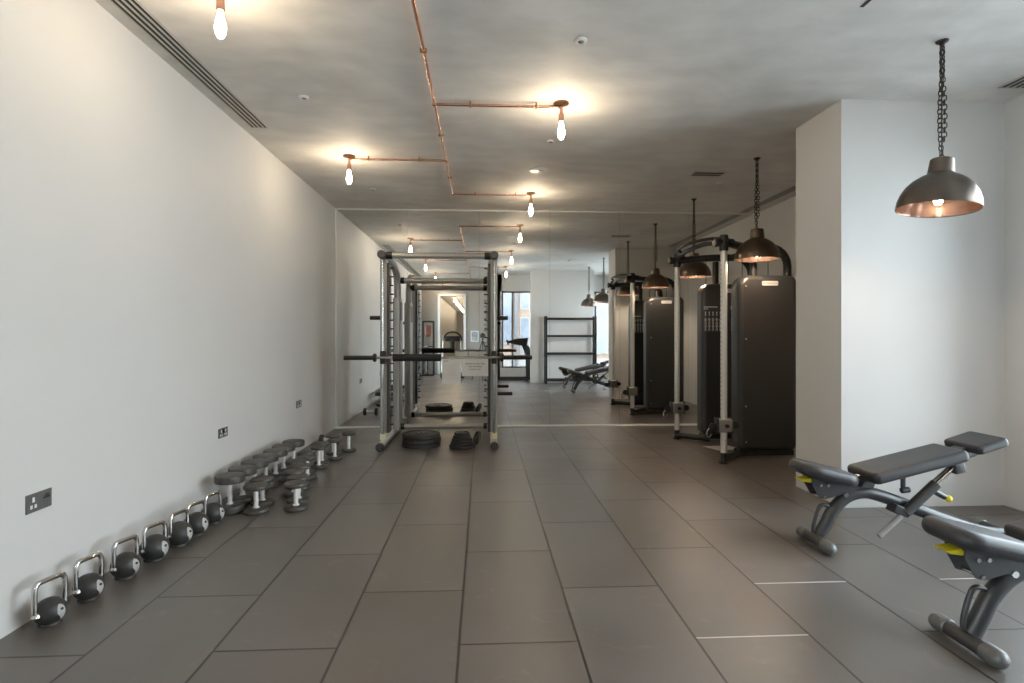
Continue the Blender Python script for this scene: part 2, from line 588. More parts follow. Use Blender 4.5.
# ------------------------------------------------------------------ ceiling fittings
def slot_vent(name, label, x0, x1, y0, y1, slots, along='y'):
    t = thing(name, label, 'air vent', ((x0 + x1) / 2, (y0 + y1) / 2, C), 'slot vents in the ceiling')
    f = MB()
    e = .008
    f.box2((x0, y0, C - .008), (x0 + e, y1, C))
    f.box2((x1 - e, y0, C - .008), (x1, y1, C))
    f.box2((x0, y0, C - .008), (x1, y0 + e, C))
    f.box2((x0, y1 - e, C - .008), (x1, y1, C))
    f.build('vent_frame', 'trim', t, smooth=0)
    MB().box2((x0 + .004, y0 + .004, C - .002), (x1 - .004, y1 - .004, C)).build('vent_throat', 'slot', t, smooth=0)
    for i in range(1, slots):
        if along == 'y':
            x = x0 + (x1 - x0) * i / slots
            MB().box2((x - .006, y0, C - .0075), (x + .006, y1, C - .001)).build('slat', 'trim', t, smooth=0)
        else:
            y = y0 + (y1 - y0) * i / slots
            MB().box2((x0, y - .006, C - .0075), (x1, y + .006, C - .001)).build('slat', 'trim', t, smooth=0)

slot_vent('slot_vent', 'long slotted air vent in the ceiling running beside the left wall', -1.955, -1.815, -1.0, 4.88, 4)
slot_vent('slot_vent', 'slotted air vent in the ceiling at the right edge, beside the white pier', 3.66, 3.85, 1.0, 3.82, 4)
slot_vent('slot_vent', 'slotted air vent in the ceiling along the right wall behind the white pier', 3.66, 3.78, 4.95, 7.9, 3)
slot_vent('slot_vent', 'small slotted air vent in the ceiling above the cable machine', 2.28, 2.62, 5.95, 6.10, 2, 'x')

def spot(name, label, cat, x, y, r, group):
    t = thing(name, label, cat, (x, y, C), group)
    MB().lathe([(r * .55, -.012), (r * .62, -.014), (r, -.008), (r * 1.02, 0), (r * .5, 0)], (x, y, C), n=24).build('ring', 'white', t)
    MB().lathe([(0, -.010), (r * .30, -.014), (r * .55, -.008), (r * .55, 0)], (x, y, C), n=20).build('insert', 'steel' if r < .06 else 'trim', t)
    return t
for x, y, lab in [(-1.32, 4.24, 'round white ceiling sensor between the left slot vent and the copper pipe'),
                  (.586, 3.337, 'round white ceiling sensor nearest the camera, right of the copper pipe'),
                  (.618, 5.084, 'round white ceiling sensor just behind the bulb on the first copper branch'),
                  (-1.32, 6.862, 'round white ceiling sensor near the mirror, behind the left copper branch'),
                  (2.741, 6.384, 'round white ceiling sensor between the two pendants over the cable machine')]:
    spot('ceiling_sensor', lab, 'ceiling sensor', x, y, .036, 'round sensors in the ceiling')
spot('ceiling_speaker', 'wide round white ceiling air valve in front of the last copper branch', 'ceiling vent', .60, 5.98, .10, None)
tag(MB().box2((2.02, 2.62, C - .003), (2.04, 2.92, C), 0).build('ceiling_slit', 'slot', at=(2.03, 2.77, C)), 'dark slit of an access hatch in the ceiling, top right', 'ceiling slit')

# copper conduit with branches
PZ = C - .030
t = thing('copper_conduit', 'thin copper pipe clipped along the ceiling with short branches to the bulbs', 'pipe', (-.36, 3, C))
def clip(x, y, along):
    k = MB()
    if along == 'y':
        k.box2((x - .022, y - .008, PZ - .013), (x + .022, y + .008, PZ + .013), .003)
        k.box2((x - .006, y - .006, PZ), (x + .006, y + .006, C - .001))
    else:
        k.box2((x - .008, y - .022, PZ - .013), (x + .008, y + .022, PZ + .013), .003)
        k.box2((x - .006, y - .006, PZ), (x + .006, y + .006, C - .001))
    k.build('pipe_clip', 'brass', t)
MB().tube([(-.36, -2.6, PZ), (-.36, 6.93, PZ)], .0115).build('main_pipe', 'copper', t)
BULBS = [(-1.31, 5.61), (-1.31, 2.89), (-1.31, .17), (.595, 4.25), (.595, 6.95), (.595, 1.55), (-1.31, -2.55)]
for x, y in BULBS:
    MB().tube([(-.36, y, PZ), (x + (.0135 if x < -.36 else -.0135), y, PZ)], .0105).build('branch_pipe', 'copper', t)
    MB().sphere((-.36, y, PZ), .018).build('pipe_joint', 'brass', t)
    for f in (.28, .80):
        clip(-.36 + (x + .36) * f, y, 'x')
for y in (.9, 2.2, 3.45, 4.9, 6.2):
    clip(-.36, y, 'y')

# bare filament bulbs
def bulb_lamp():
    t = thing('bulb_lamp', '', 'light bulb', (0, 0, 0), 'bare filament bulbs on copper branches')
    MB().lathe([(0, -.014), (.045, -.014), (.058, -.010), (.058, 0), (0, 0)], n=24).build('ceiling_plate', 'brass', t)
    MB().cyl((0, 0, -.014), (0, 0, -.085), .013).build('stem', 'copper', t)
    MB().lathe([(.012, -.078), (.021, -.084), (.021, -.135), (.017, -.142), (0, -.142)], n=20).build('lamp_holder', 'copper', t)
    g = MB().lathe([(.011, -.140), (.013, -.155), (.020, -.185), (.026, -.215), (.027, -.230), (.023, -.252), (.013, -.272), (0, -.280)], n=20)
    g.build('bulb', 'bulb', t)
    return t
b0 = bulb_lamp()
labs = ['lit bare bulb at the end of the left copper branch, near the mirror', 'lit bare bulb hanging at the top left near the slot vent, closest to the camera',
        'lit bare bulb on the left behind the camera, seen only in the mirror', 'lit bare bulb at the end of the first right copper branch, nearest on that side',
        'lit bare bulb at the end of the last right copper branch, just before the mirror', 'lit bare bulb right of the pipe above the camera, seen only in the mirror',
        'lit bare bulb by the corridor opening, seen only in the mirror']
for i, (x, y) in enumerate(BULBS):
    if i == 0:
        b0.location = (x, y, C)
        b0['label'] = labs[0]
    else:
        dup(b0, (x, y, C), label=labs[i])

# chained pendants
def chain_mb(z0, z1, double=True):
    mb = MB()
    L = .034
    n = max(3, int((z1 - z0) / (L * .78)))
    st = (z1 - z0) / n
    for s in ((-1, 1) if double else (0,)):
        for i in range(n):
            z = z0 + (i + .5) * st
            tw = .015 * s * math.sin(PI * min(1, (i + 1.0) / n * 1.3)) if double else 0
            ang = (PI / 2 if i % 2 else 0) + .5 + s * .6
            if double and s == 1 and (i < n * .16):
                continue
            pts = []
            hw, hl = (.0125 if double else .0105), st * .62
            for k in range(12):
                a = 2 * PI * k / 12
                u = hw * math.cos(a)
                v = hl * (math.sin(a) * .55 + (.45 if math.sin(a) > .01 else (-.45 if math.sin(a) < -.01 else 0)))
                pts.append((tw + u * math.cos(ang), u * math.sin(ang), z + v))
            mb.tube(pts, .0032, n=6, closed=True)
    mb.cyl((0, .004, z0), (0, .004, z1), .0028, n=8)
    return mb

def pendant(double, shade_mat, bulb_mat='bulbin'):
    t = thing('pendant_lamp', '', 'pendant lamp', (0, 0, 0), 'chain hung dome pendants')
    MB().lathe([(0, -.03), (.010, -.03), (.016, -.018), (.032, -.008), (.034, 0), (0, 0)], n=24).build('ceiling_rose', 'chain', t)
    chain_mb(-.71, -.028, double).build('chain', 'chain', t)
    # shade: neck cap and wide dome, with thickness
    outer = [(0, -.705), (.054, -.707), (.060, -.712), (.068, -.795), (.074, -.802), (.104, -.818), (.142, -.845), (.174, -.88), (.196, -.92), (.209, -.962), (.213, -1.0), (.215, -1.008)]
    inner = [(.211, -1.008), (.208, -.998), (.203, -.962), (.19, -.922), (.169, -.885), (.137, -.852), (.10, -.826), (.068, -.812), (0, -.806)]
    sh = MB().lathe(outer + [(.213, -1.011), inner[0]], n=48).build('shade', shade_mat, t)
    MB().lathe(inner, n=48).build('shade_lining', 'shadein', sh)
    MB().lathe([(0, -.807), (.022, -.807), (.022, -.86), (0, -.862)], n=16).build('lamp_holder', 'chain', t)
    MB().lathe([(.014, -.86), (.020, -.885), (.026, -.915), (.027, -.94), (.022, -.965), (.011, -.982), (0, -.987)], n=20).build('bulb', bulb_mat, t)
    return t
p1 = pendant(True, 'pewter')
p1.location = (2.748, 3.236, C)
p1['label'] = 'large chained dome pendant nearest the camera, in front of the white pier'
p2 = pendant(True, 'hammered', 'bulbfar')
p2.location = (2.725, 5.47, C)
p2['label'] = 'bronze dome pendant over the nearer end of the cable machine'
dup(p2, (2.727, 7.15, C), .5, label='bronze dome pendant farther back, beside the mirror at the cable machine')
dup(p1, (2.74, 1.5, C), label='dome pendant in front of the storage rack, seen only in the mirror')
piv = Vector((0, 0, -.705))
rm = Matrix.Rotation(R(5.5), 4, 'Y')
for ch in p1.children:
    if ch.name.split('.')[0] in ('shade', 'lamp_holder', 'bulb'):
        ch.matrix_local = Matrix.Translation(piv) @ rm @ Matrix.Translation(-piv)

# ------------------------------------------------------------------ wall sockets
def socket(y0, y1, z0, z1, label, double):
    x = XL
    yc, zc = (y0 + y1) / 2, (z0 + z1) / 2
    t = thing('wall_socket', label, 'socket', (x, yc, zc), 'sockets on the left wall')
    MB().box2((x, y0, z0), (x + .007, y1, z1), .002).build('face_plate', 'steel', t)
    m = MB()
    if double:
        yy = [yc - .036, yc + .036]
    else:
        yy = [yc - .036]
    for q in yy:
        d = MB()
        d.box2((x + .006, q - .006, zc + .004), (x + .0085, q + .006, zc + .026))
        d.box2((x + .006, q - .018, zc - .024), (x + .0085, q - .006, zc - .008))
        d.box2((x + .006, q + .006, zc - .024), (x + .0085, q + .018, zc - .008))
        d.build('pin_holes', 'white', t)
    if double:
        MB().box2((x + .006, yc - .010, zc + .0), (x + .011, yc + .010, zc + .028), .002).build('rocker_switch', 'black', t)
    else:
        MB().box2((x + .006, yc + .026, zc + .012), (x + .011, yc + .054, zc + .027), .002).build('rocker_switch', 'chrome', t)
        MB().box2((x + .006, yc + .02, zc + .005), (x + .0085, yc + .06, zc + .012)).build('switch_surround', 'black', t)
socket(2.624, 2.772, .484, .569, 'grey metal wall socket nearest the camera, above the first kettlebells', False)
socket(4.459, 4.613, .487, .561, 'metal wall socket above the near end of the dumbbell row', True)
socket(6.278, 6.448, .487, .565, 'small metal wall socket farthest along the left wall, near the mirror', True)

# ------------------------------------------------------------------ kettlebells
def kettlebell(sc):
    t = thing('kettlebell', '', 'kettlebell', (0, 0, 0), 'kettlebells along the left wall')
    r = .078 * sc
    prof = [(0, 0), (r * .62, 0), (r * .72, .004)]
    for i in range(1, 15):
        a = -60 + 150 * i / 14.0
        prof.append((max(0.0, r * math.cos(R(a))), r * .92 + r * .95 * math.sin(R(a))))
    prof[-1] = (0, prof[-1][1])
    MB().lathe(prof, n=32).build('body', 'iron', t)
    hw, top = .059, .200
    pts = [(0, -hw * .98, r * .85), (0, -hw * 1.12, r * 1.35), (0, -hw * 1.12, top - .03), (0, -hw * .98, top - .008), (0, -hw * .78, top),
           (0, hw * .78, top), (0, hw * .98, top - .008), (0, hw * 1.12, top - .03), (0, hw * 1.12, r * 1.35), (0, hw * .98, r * .85)]
    h = MB().tube(smoothpath(pts, 4), .0115, n=14).build('handle', 'chrome', t)
    for s in (-1, 1):
        MB().lathe([(.013, .012), (.019, .006), (.021, -.004), (.017, -.010)], (0, s * hw * 1.0, r * .98), n=16).build('collar', 'chrome', h)
    # white comma-shaped badge on the room side, curved over the ball
    bm = MB()
    k = bmesh.new()
    rows = []
    for i in range(13):
        v = -1 + 2 * i / 12.0
        wl = math.sqrt(max(0, 1 - v * v))
        lft = -.55 * wl if v > -.1 else .35 * wl * (-v) - .55 * wl * (1 + v)
        rgt = .8 * wl
        row = []
        for j in range(7):
            u = lft + (rgt - lft) * j / 6.0
            yy, zz = u * .034 * sc, v * .046 * sc
            zc = zz / .95
            xx = math.sqrt(max(1e-6, r * r - yy * yy - zc * zc)) + .0012
            row.append(k.verts.new((xx, yy, r * .92 + zz)))
        rows.append(row)
    for A, B in zip(rows[:-1], rows[1:]):
        for j in range(6):
            try:
                k.faces.new((A[j], A[j + 1], B[j + 1], B[j]))
            except ValueError:
                pass
    bmesh.ops.solidify(k, geom=list(k.faces), thickness=.001)
    bm._add(k)
    b = bm.build('badge', 'white', t)
    MB().lathe([(0, .001), (.007 * sc, .0005), (.007 * sc, -.004), (0, -.004)], (r * 1.0 + .0022, .004, r * .92 + .02 * sc), n=14,
               rot=Matrix.Rotation(R(68), 4, 'Y')).build('badge_mark', 'black', b)
    return t
KB = [(-1.930, 2.62, .80), (-1.922, 2.855, .84), (-1.898, 3.10, .90), (-1.880, 3.335, .98), (-1.862, 3.56, .98), (-1.852, 3.745, .98), (-1.848, 3.965, .95)]
KL = ['kettlebell at the near end of the wall row, closest to the camera', 'second kettlebell from the near end of the row along the wall',
      'third kettlebell from the near end of the row along the wall', 'middle kettlebell of the seven along the left wall',
      'fifth kettlebell from the near end of the row along the wall', 'kettlebell next to last, one before the dumbbells begin',
      'kettlebell at the far end of its row, beside the first big dumbbell']
for i, (x, y, sc) in enumerate(KB):
    k = kettlebell(sc)
    k.location = (x, y, 0)
    k.rotation_euler = (0, 0, R([-16, -14, -18, -20, -14, -22, -16][i]))
    k['label'] = KL[i]

# ------------------------------------------------------------------ dumbbells standing on end
def dumbbell(r, th, h):
    t = thing('dumbbell', '', 'dumbbell', (0, 0, 0))
    def head(z0, up):
        c = .008
        prof = [(0, 0), (r - c * 1.6, 0), (r - c * .4, c * .5), (r, c * 1.5), (r, th - c * 1.5), (r - c * .4, th - c * .5), (r - c * 1.6, th), (r * .45, th), (r * .40, th + .002), (0, th + .002)]
        if not up:
            prof = [(a, th - b) for a, b in reversed(prof)]
        return MB().lathe([(a, b + z0) for a, b in prof], n=36)
    head(0, True).build('weight_head', 'urethane', t)
    head(h - th, False).build('weight_head', 'urethane', t)
    MB().lathe([(0, th - .002), (.024, th), (.024, th + .006), (.0155, th + .012), (.017, h / 2), (.0155, h - th - .012), (.024, h - th - .006), (.024, h - th), (0, h - th + .002)], n=20).build('grip', 'handle', t)
    return t
big = [(-1.845, 4.22), (-1.85, 4.45), (-1.85, 4.68), (-1.845, 4.90), (-1.84, 5.115), (-1.845, 5.33), (-1.83, 5.56)]
big_names = ['first', 'second', 'third', 'fourth', 'fifth', 'sixth']
d0 = dumbbell(.103, .056, .27)
for i, (x, y) in enumerate(big):
    lab = ('large dumbbell on end against the left wall, ' + big_names[i] + ' from the kettlebells') if i < 6 else 'large dumbbell on end at the far end of the wall row'
    if i == 0:
        d0.location = (x, y, 0)
        o = d0
    else:
        o = dup(d0, (x, y, 0), random.uniform(0, 6))
    o['label'] = lab
    o['group'] = 'large dumbbells along the wall'
small = [  # x, y, r, th, h, label
    (-1.645, 4.185, 0.088, 0.034, 0.205, 'small dumbbell standing in front of the first large one, by the last kettlebell'),
    (-1.674, 4.377, 0.086, 0.034, 0.205, 'small dumbbell hidden just behind the lone front one by the kettlebells'),
    (-1.377, 4.235, 0.085, 0.034, 0.205, 'small dumbbell farthest out on the floor, front of the middle cluster'),
    (-1.418, 4.420, 0.085, 0.034, 0.205, 'second small dumbbell of the middle cluster, right behind its front one'),
    (-1.510, 4.605, 0.085, 0.034, 0.205, 'third small dumbbell of the middle cluster counted from its front'),
    (-1.526, 4.805, 0.085, 0.034, 0.205, 'fourth small dumbbell of the middle cluster counted from its front'),
    (-1.623, 4.980, 0.085, 0.034, 0.205, 'fifth small dumbbell of the middle cluster counted from its front'),
    (-1.577, 5.160, 0.083, 0.034, 0.205, 'sixth small dumbbell of the middle cluster counted from its front'),
    (-1.644, 5.340, 0.082, 0.034, 0.205, 'seventh small dumbbell, last of the middle cluster'),
    (-1.587, 5.550, 0.075, 0.030, 0.212, 'slim dumbbell starting the last few that lead to the mirror'),
    (-1.613, 5.750, 0.075, 0.030, 0.212, 'second slim dumbbell of the last few that lead to the mirror'),
    (-1.532, 5.930, 0.076, 0.030, 0.212, 'third slim dumbbell of the last few that lead to the mirror'),
    (-1.613, 6.180, 0.074, 0.030, 0.212, 'slim dumbbell next to last before the mirror'),
    (-1.484, 6.340, 0.078, 0.030, 0.212, 'slim dumbbell closest to the mirror, last on the floor'),
]
for x, y, r, th, h, lab in small:
    d = dumbbell(r, th, h)
    d.location = (x, y, 0)
    d['label'] = lab
    d['group'] = 'small dumbbells standing on the floor'

d = dumbbell(.060, .05, .23)
d.location = (-1.915, 6.74, .0605)
d.rotation_euler = (0, R(90), 0)
d['label'] = 'dumbbell lying on its side by the wall next to the mirror'
d['group'] = 'small dumbbells standing on the floor'
del d['group']

# ------------------------------------------------------------------ squat rack with guided bar
SL, SR = -1.138, .130
t = thing('squat_rack', 'silver grey squat rack with guide rods standing before the mirror', 'weight rack', (-.5, 6.9, 0))
for X, s in ((SL, 1), (SR, -1)):       # s points to the inside
    MB().tube([(X, 6.30, .05), (X, 7.72, .05)], .042, n=20).build('base_rail', 'railsilver', t)
    MB().lathe([(0, -.03), (.036, -.03), (.046, -.018), (.046, .03), (0, .03)], (X, 6.30, .05), rot=Matrix.Rotation(R(-90), 4, 'X'), n=24).build('end_cap', 'gunmetal', t)
    MB().box2((X - .038, 6.50, .088), (X + .038, 6.62, .165), .012).build('foot_collar', 'cream', t)
    MB().box2((X - .04, 6.545, .16), (X + .04, 6.63, 2.2), .008).build('upright', 'silvergrey', t)
    MB().cyl((X - s * .004, 6.50, .16), (X - s * .004, 6.50, 2.18), .0145).build('guide_rod', 'chrome', t)
    MB().box2((X + s * .040, 6.52, .17), (X + s * .072, 6.66, 2.12), .003).build('perforated_strip', 'gunmetal', t)
    for i in range(19):
        z = .26 + i * .1
        MB().cyl((X + s * .070, 6.56, z), (X + s * .112, 6.56, z + .004), .0085, n=10).build('hook_peg', 'gunmetal', t)
    MB().cyl((X, 6.39, 2.2), (X, 6.56, 2.2), .048, n=24, bev=.01).build('top_joint', 'gunmetal', t)
    MB().tube(smoothpath([(X + s * .02, 6.5, 2.2), (X + s * .02, 6.85, 2.2), (X + s * .02, 7.12, 2.175), (X + s * .03, 7.32, 2.08), (X + s * .03, 7.40, 1.95), (X + s * .03, 7.42, 1.6)], 5), .06, n=16, flat=(1.0, .75)).build('curved_top_rail', 'silvergrey', t)
    MB().box2((X - s * .015, 7.27, .05), (X + s * .075, 7.58, 1.78), .03, 3).build('rear_leg', 'silvergrey', t)
    MB().box2((X + s * .0745, 7.33, 1.48), (X + s * .078, 7.52, 1.72), .001).build('label_strip', 'frameblack', t)
    MB().box2((X - .03, 6.4655, .96), (X + .03, 6.545, 1.11), .012).build('slider_block', 'frameblack', t)
    MB().cyl((X - s * .035, 6.60, 1.49), (X - s * .165, 6.60, 1.49), .024, n=16, bev=.004).build('storage_horn', 'frameblack', t)
    MB().cyl((X - s * .012, 7.42, .52), (X - s * .26, 7.42, .52), .024, n=16, bev=.004).build('storage_horn', 'frameblack', t)
def crossbar(y, z, r, a, b, mm):
    MB().cyl((a, y, z), (b, y, z), r, n=20).build('crossbar', mm, t)
    for x, s in ((a, 1), (b, -1)):
        MB().cyl((x, y, z), (x + s * .07, y, z), r + .006, n=20).build('crossbar_sleeve', 'frameblack', t)
crossbar(6.49, 2.2, .037, SL + .04, SR - .04, 'silvergrey')
crossbar(7.40, 2.0, .036, SL + .05, SR - .05, 'silvergrey')
crossbar(7.41, .10, .034, SL + .05, SR - .05, 'silvergrey')

BZ = 1.034
t = thing('barbell', 'black guided barbell with a foam pad, held across the squat rack', 'barbell', (-.5, 6.45, BZ))
MB().cyl((-1.27, 6.45, BZ), (.27, 6.45, BZ), .014, n=16).build('bar', 'silver', t)
for a, b in ((-1.565, -1.20), (.20, .565)):
    MB().cyl((a, 6.45, BZ), (b, 6.45, BZ), .0255, n=20, bev=.004).build('sleeve', 'frameblack', t)
for a, b in ((-1.235, -1.205), (.205, .235)):
    MB().lathe([(.02, -.022), (.044, -.016), (.05, 0), (.044, .016), (.02, .022)], ((a + b) / 2, 6.45, BZ), rot=Matrix.Rotation(R(90), 4, 'Y'), n=24).build('sleeve_collar', 'frameblack', t)
MB().lathe([(.014, -.275), (.038, -.272), (.041, -.26), (.041, .26), (.038, .272), (.014, .275)], (-.745, 6.45, BZ), rot=Matrix.Rotation(R(90), 4, 'Y'), n=24).build('foam_pad', 'foam', t)

# two notices hanging from the bar
def sheet(x0, x1, z0, z1, lines, label, head):
    y = 6.428
    t = thing('paper_notice', label, 'notice', ((x0 + x1) / 2, y, z1), 'paper notices hung on the barbell')
    pts = []
    n = 6
    k = MB()
    b = bmesh.new()
    A = []
    for i in range(n + 1):
        f = i / n
        z = z1 + (z0 - z1) * f
        yy = y - .012 * math.sin(f * PI) * .6
        A.append((b.verts.new((x0, yy, z)), b.verts.new((x1, yy + .002, z))))
    for i in range(n):
        b.faces.new((A[i][0], A[i][1], A[i + 1][1], A[i + 1][0]))
    bmesh.ops.solidify(b, geom=list(b.faces), thickness=.0008)
    k._add(b)
    k.build('paper_sheet', 'paper', t)
    MB().box2(((x0 + x1) / 2 - .03, 6.4285, z1 - .014), ((x0 + x1) / 2 + .03, 6.4345, z1 + .012), .002).build('tape', 'trim', t)
    for body, size, dz, dx in lines:
        me = text_mesh(body, size)
        q = MB()
        q.mesh(me, Matrix.Translation(((x0 + x1) / 2 + dx, y - .0095, z1 - dz)) @ FACE_MINUS_Y)
        bpy.data.meshes.remove(me)
        q.build('lettering', 'ink', t, smooth=0)
    return t
sheet(-.462, -.250, .735, 1.022, [('===', .030, .028, -.06)] + [('--------------------', .014, .07 + .022 * i, 0) for i in range(6)], 'white upright paper notice hanging from the left half of the barbell', True)
sheet(-.238, .062, .822, 1.022, [('PLEASE DO NOT USE', .0235, .058, 0), ('THIS MACHINE', .0235, .090, 0), ('THANK YOU', .0235, .122, 0)], 'white wide paper notice with three lines of text, hanging from the barbell', False)

# ------------------------------------------------------------------ weight plates
def plate(r, th, hole=.026):
    t = thing('weight_plate', '', 'weight plate', (0, 0, 0))
    MB().lathe([(hole, 0), (r * .92, 0), (r, .006), (r, th - .006), (r * .94, th), (r * .82, th), (r * .76, th - .010), (r * .40, th - .010), (r * .34, th), (hole, th)], n=48, close=True).build('disc', 'rubber', t)
    MB().lathe([(hole - .002, -.0), (hole + .012, 0), (hole + .012, th + .001), (hole - .002, th + .001)], n=24, close=True).build('hub_ring', 'gunmetal', t)
    return t
pl = [(-.715, 6.62, 0, .222, .052, 'large black weight plate at the bottom of the wide stack'),
      (-.708, 6.61, .0525, .222, .052, 'large black weight plate in the middle of the wide stack'),
      (-.72, 6.625, .105, .220, .048, 'large black weight plate on top of the wide stack')]
for x, y, z, r, th, lab in pl:
    p = plate(r, th)
    p.location = (x, y, z)
    p['label'] = lab
    p['group'] = 'large plates in the wide stack'
pl = [(-.235, 6.50, 0, .150, .038, 'black weight plate at the bottom of the tapering pile under the notice'),
      (-.238, 6.505, .0385, .128, .036, 'second black weight plate up in the tapering pile'),
      (-.236, 6.50, .075, .118, .034, 'third black weight plate up in the tapering pile'),
      (-.24, 6.50, .1095, .100, .034, 'fourth black weight plate up in the tapering pile'),
      (-.238, 6.498, .144, .088, .032, 'small black weight plate on top of the tapering pile')]
for x, y, z, r, th, lab in pl:
    p = plate(r, th, .016)
    p.location = (x, y, z)
    p['label'] = lab
    p['group'] = 'small plates in the tapering pile'
p = plate(.082, .032, .016)
p.location = (-.052, 6.60, .083)
p.rotation_euler = (R(0), R(-70), R(20))
p['label'] = 'small black weight plate leaning on the right side of the tapering pile'
p['group'] = 'small plates in the tapering pile'

# ------------------------------------------------------------------ cable machine
CX, C1Y, C2Y = 2.42, 5.545, 6.91
t = thing('cable_machine', 'tall double cable pulley machine with charcoal shrouds by the right wall', 'cable machine', (2.9, 6.23, 0))
for Y in (C1Y, C2Y):
    col = MB().cyl((CX, Y, .11), (CX, Y, 2.16), .033, n=24).build('column', 'column', t)
    hm = MB()
    for i in range(34):
        z = .55 + i * .045
        hm.cyl((CX - .0335, Y - .006, z), (CX - .030, Y - .006, z), .006, n=8)
    hm.build('index_holes', 'slot', col)
    MB().lathe([(0, 0), (.045, 0), (.045, .014), (.030, .02), (.030, .13), (0, .13)], (CX, Y, 0), n=24).build('column_foot', 'frameblack', t)
    MB().lathe([(0, -.085), (.038, -.085), (.044, -.075), (.044, .06), (.038, .075), (0, .075)], (CX, Y, 2.22), n=24).build('column_cap', 'frameblack', t)
    YR = Y + .2775 * (1 if Y < 6 else -1)
    pts = [(CX - .085, Y, 2.22)] + smoothpath([(CX, Y, 2.22), (CX + .08, Y + (YR - Y) * .15, 2.22), (CX + .26, Y + (YR - Y) * .75, 2.22), (2.86, YR, 2.22), (3.03, YR, 2.22)], 5)
    pts += [(3.03 + .2 * math.sin(R(a)), YR, 2.02 + .2 * math.cos(R(a))) for a in (15, 30, 45, 60, 75, 90)]
    pts += [(3.23, YR, 1.86)]
    MB().tube(pts, .041, n=18).build('top_tube', 'frameblack', t)
    MB().cyl((CX - .10, Y, 2.22), (CX - .07, Y, 2.22), .048, n=24, bev=.008).build('end_cap', 'frameblack', t)
    MB().tube([(CX, Y, .045), (2.72, YR, .045)], .034, n=16).build('base_tube', 'frameblack', t)
    # carriage
    z = .385
    MB().box2((CX - .068, Y - .058, z - .066), (CX + .068, Y + .058, z + .066), .014, 3).build('carriage', 'silver', t)
    MB().cyl((CX + .005, Y - .056, z), (CX + .005, Y - .082, z), .019, n=16, bev=.003).build('locking_pin', 'frameblack', t)
    for sgn in (-1, 1):
        k = MB()
        k.box2((CX + sgn * .075 - .008, Y - .05, z - .075), (CX + sgn * .075 + .008, Y + .05, z + .075), .006)
        k.build('pulley_fork', 'gunmetal', t)
    MB().lathe([(0, -.014), (.04, -.014), (.034, 0), (.04, .014), (0, .014)], (CX - .115, Y, z - .02), rot=Matrix.Rotation(R(90), 4, 'X'), n=24).build('pulley', 'frameblack', t)
    MB().lathe([(0, -.014), (.034, -.014), (.028, 0), (.034, .014), (0, .014)], (CX + .115, Y, z), rot=Matrix.Rotation(R(90), 4, 'X'), n=24).build('pulley', 'frameblack', t)
    MB().tube(smoothpath([(CX - .15, Y, z - .03), (CX - .17, Y, z - .06), (CX - .175, Y - .01, z - .1), (CX - .15, Y - .01, z - .115), (CX - .13, Y, z - .09)], 4), .006, n=8).build('snap_hook', 'chrome', t)
MB().tube([(3.1, C1Y + .2775, .045), (3.1, C2Y - .2775, .045)], .034, n=16).build('rear_base_tube', 'frameblack', t)
MB().tube([(2.98, C1Y + .2775, 2.22), (2.98, C2Y - .2775, 2.22)], .036, n=16).build('rear_cross_tube', 'frameblack', t)
MB().tube(smoothpath([(CX, C1Y, 2.235), (CX - .03, 5.78, 2.25), (CX - .05, 5.98, 2.265), (CX - .05, 6.45, 2.265), (CX - .03, 6.68, 2.25), (CX, C2Y, 2.235)], 6), .024, n=14).build('pull_up_bar', 'frameblack', t)
MB().tube(smoothpath([(CX + .1, C1Y, 2.24), (CX - .02, 5.72, 2.29), (CX - .13, 6.0, 2.30), (CX - .13, 6.46, 2.30), (CX - .02, 6.72, 2.29), (CX + .1, C2Y, 2.24)], 6), .017, n=12).build('pull_up_grip', 'frameblack', t)
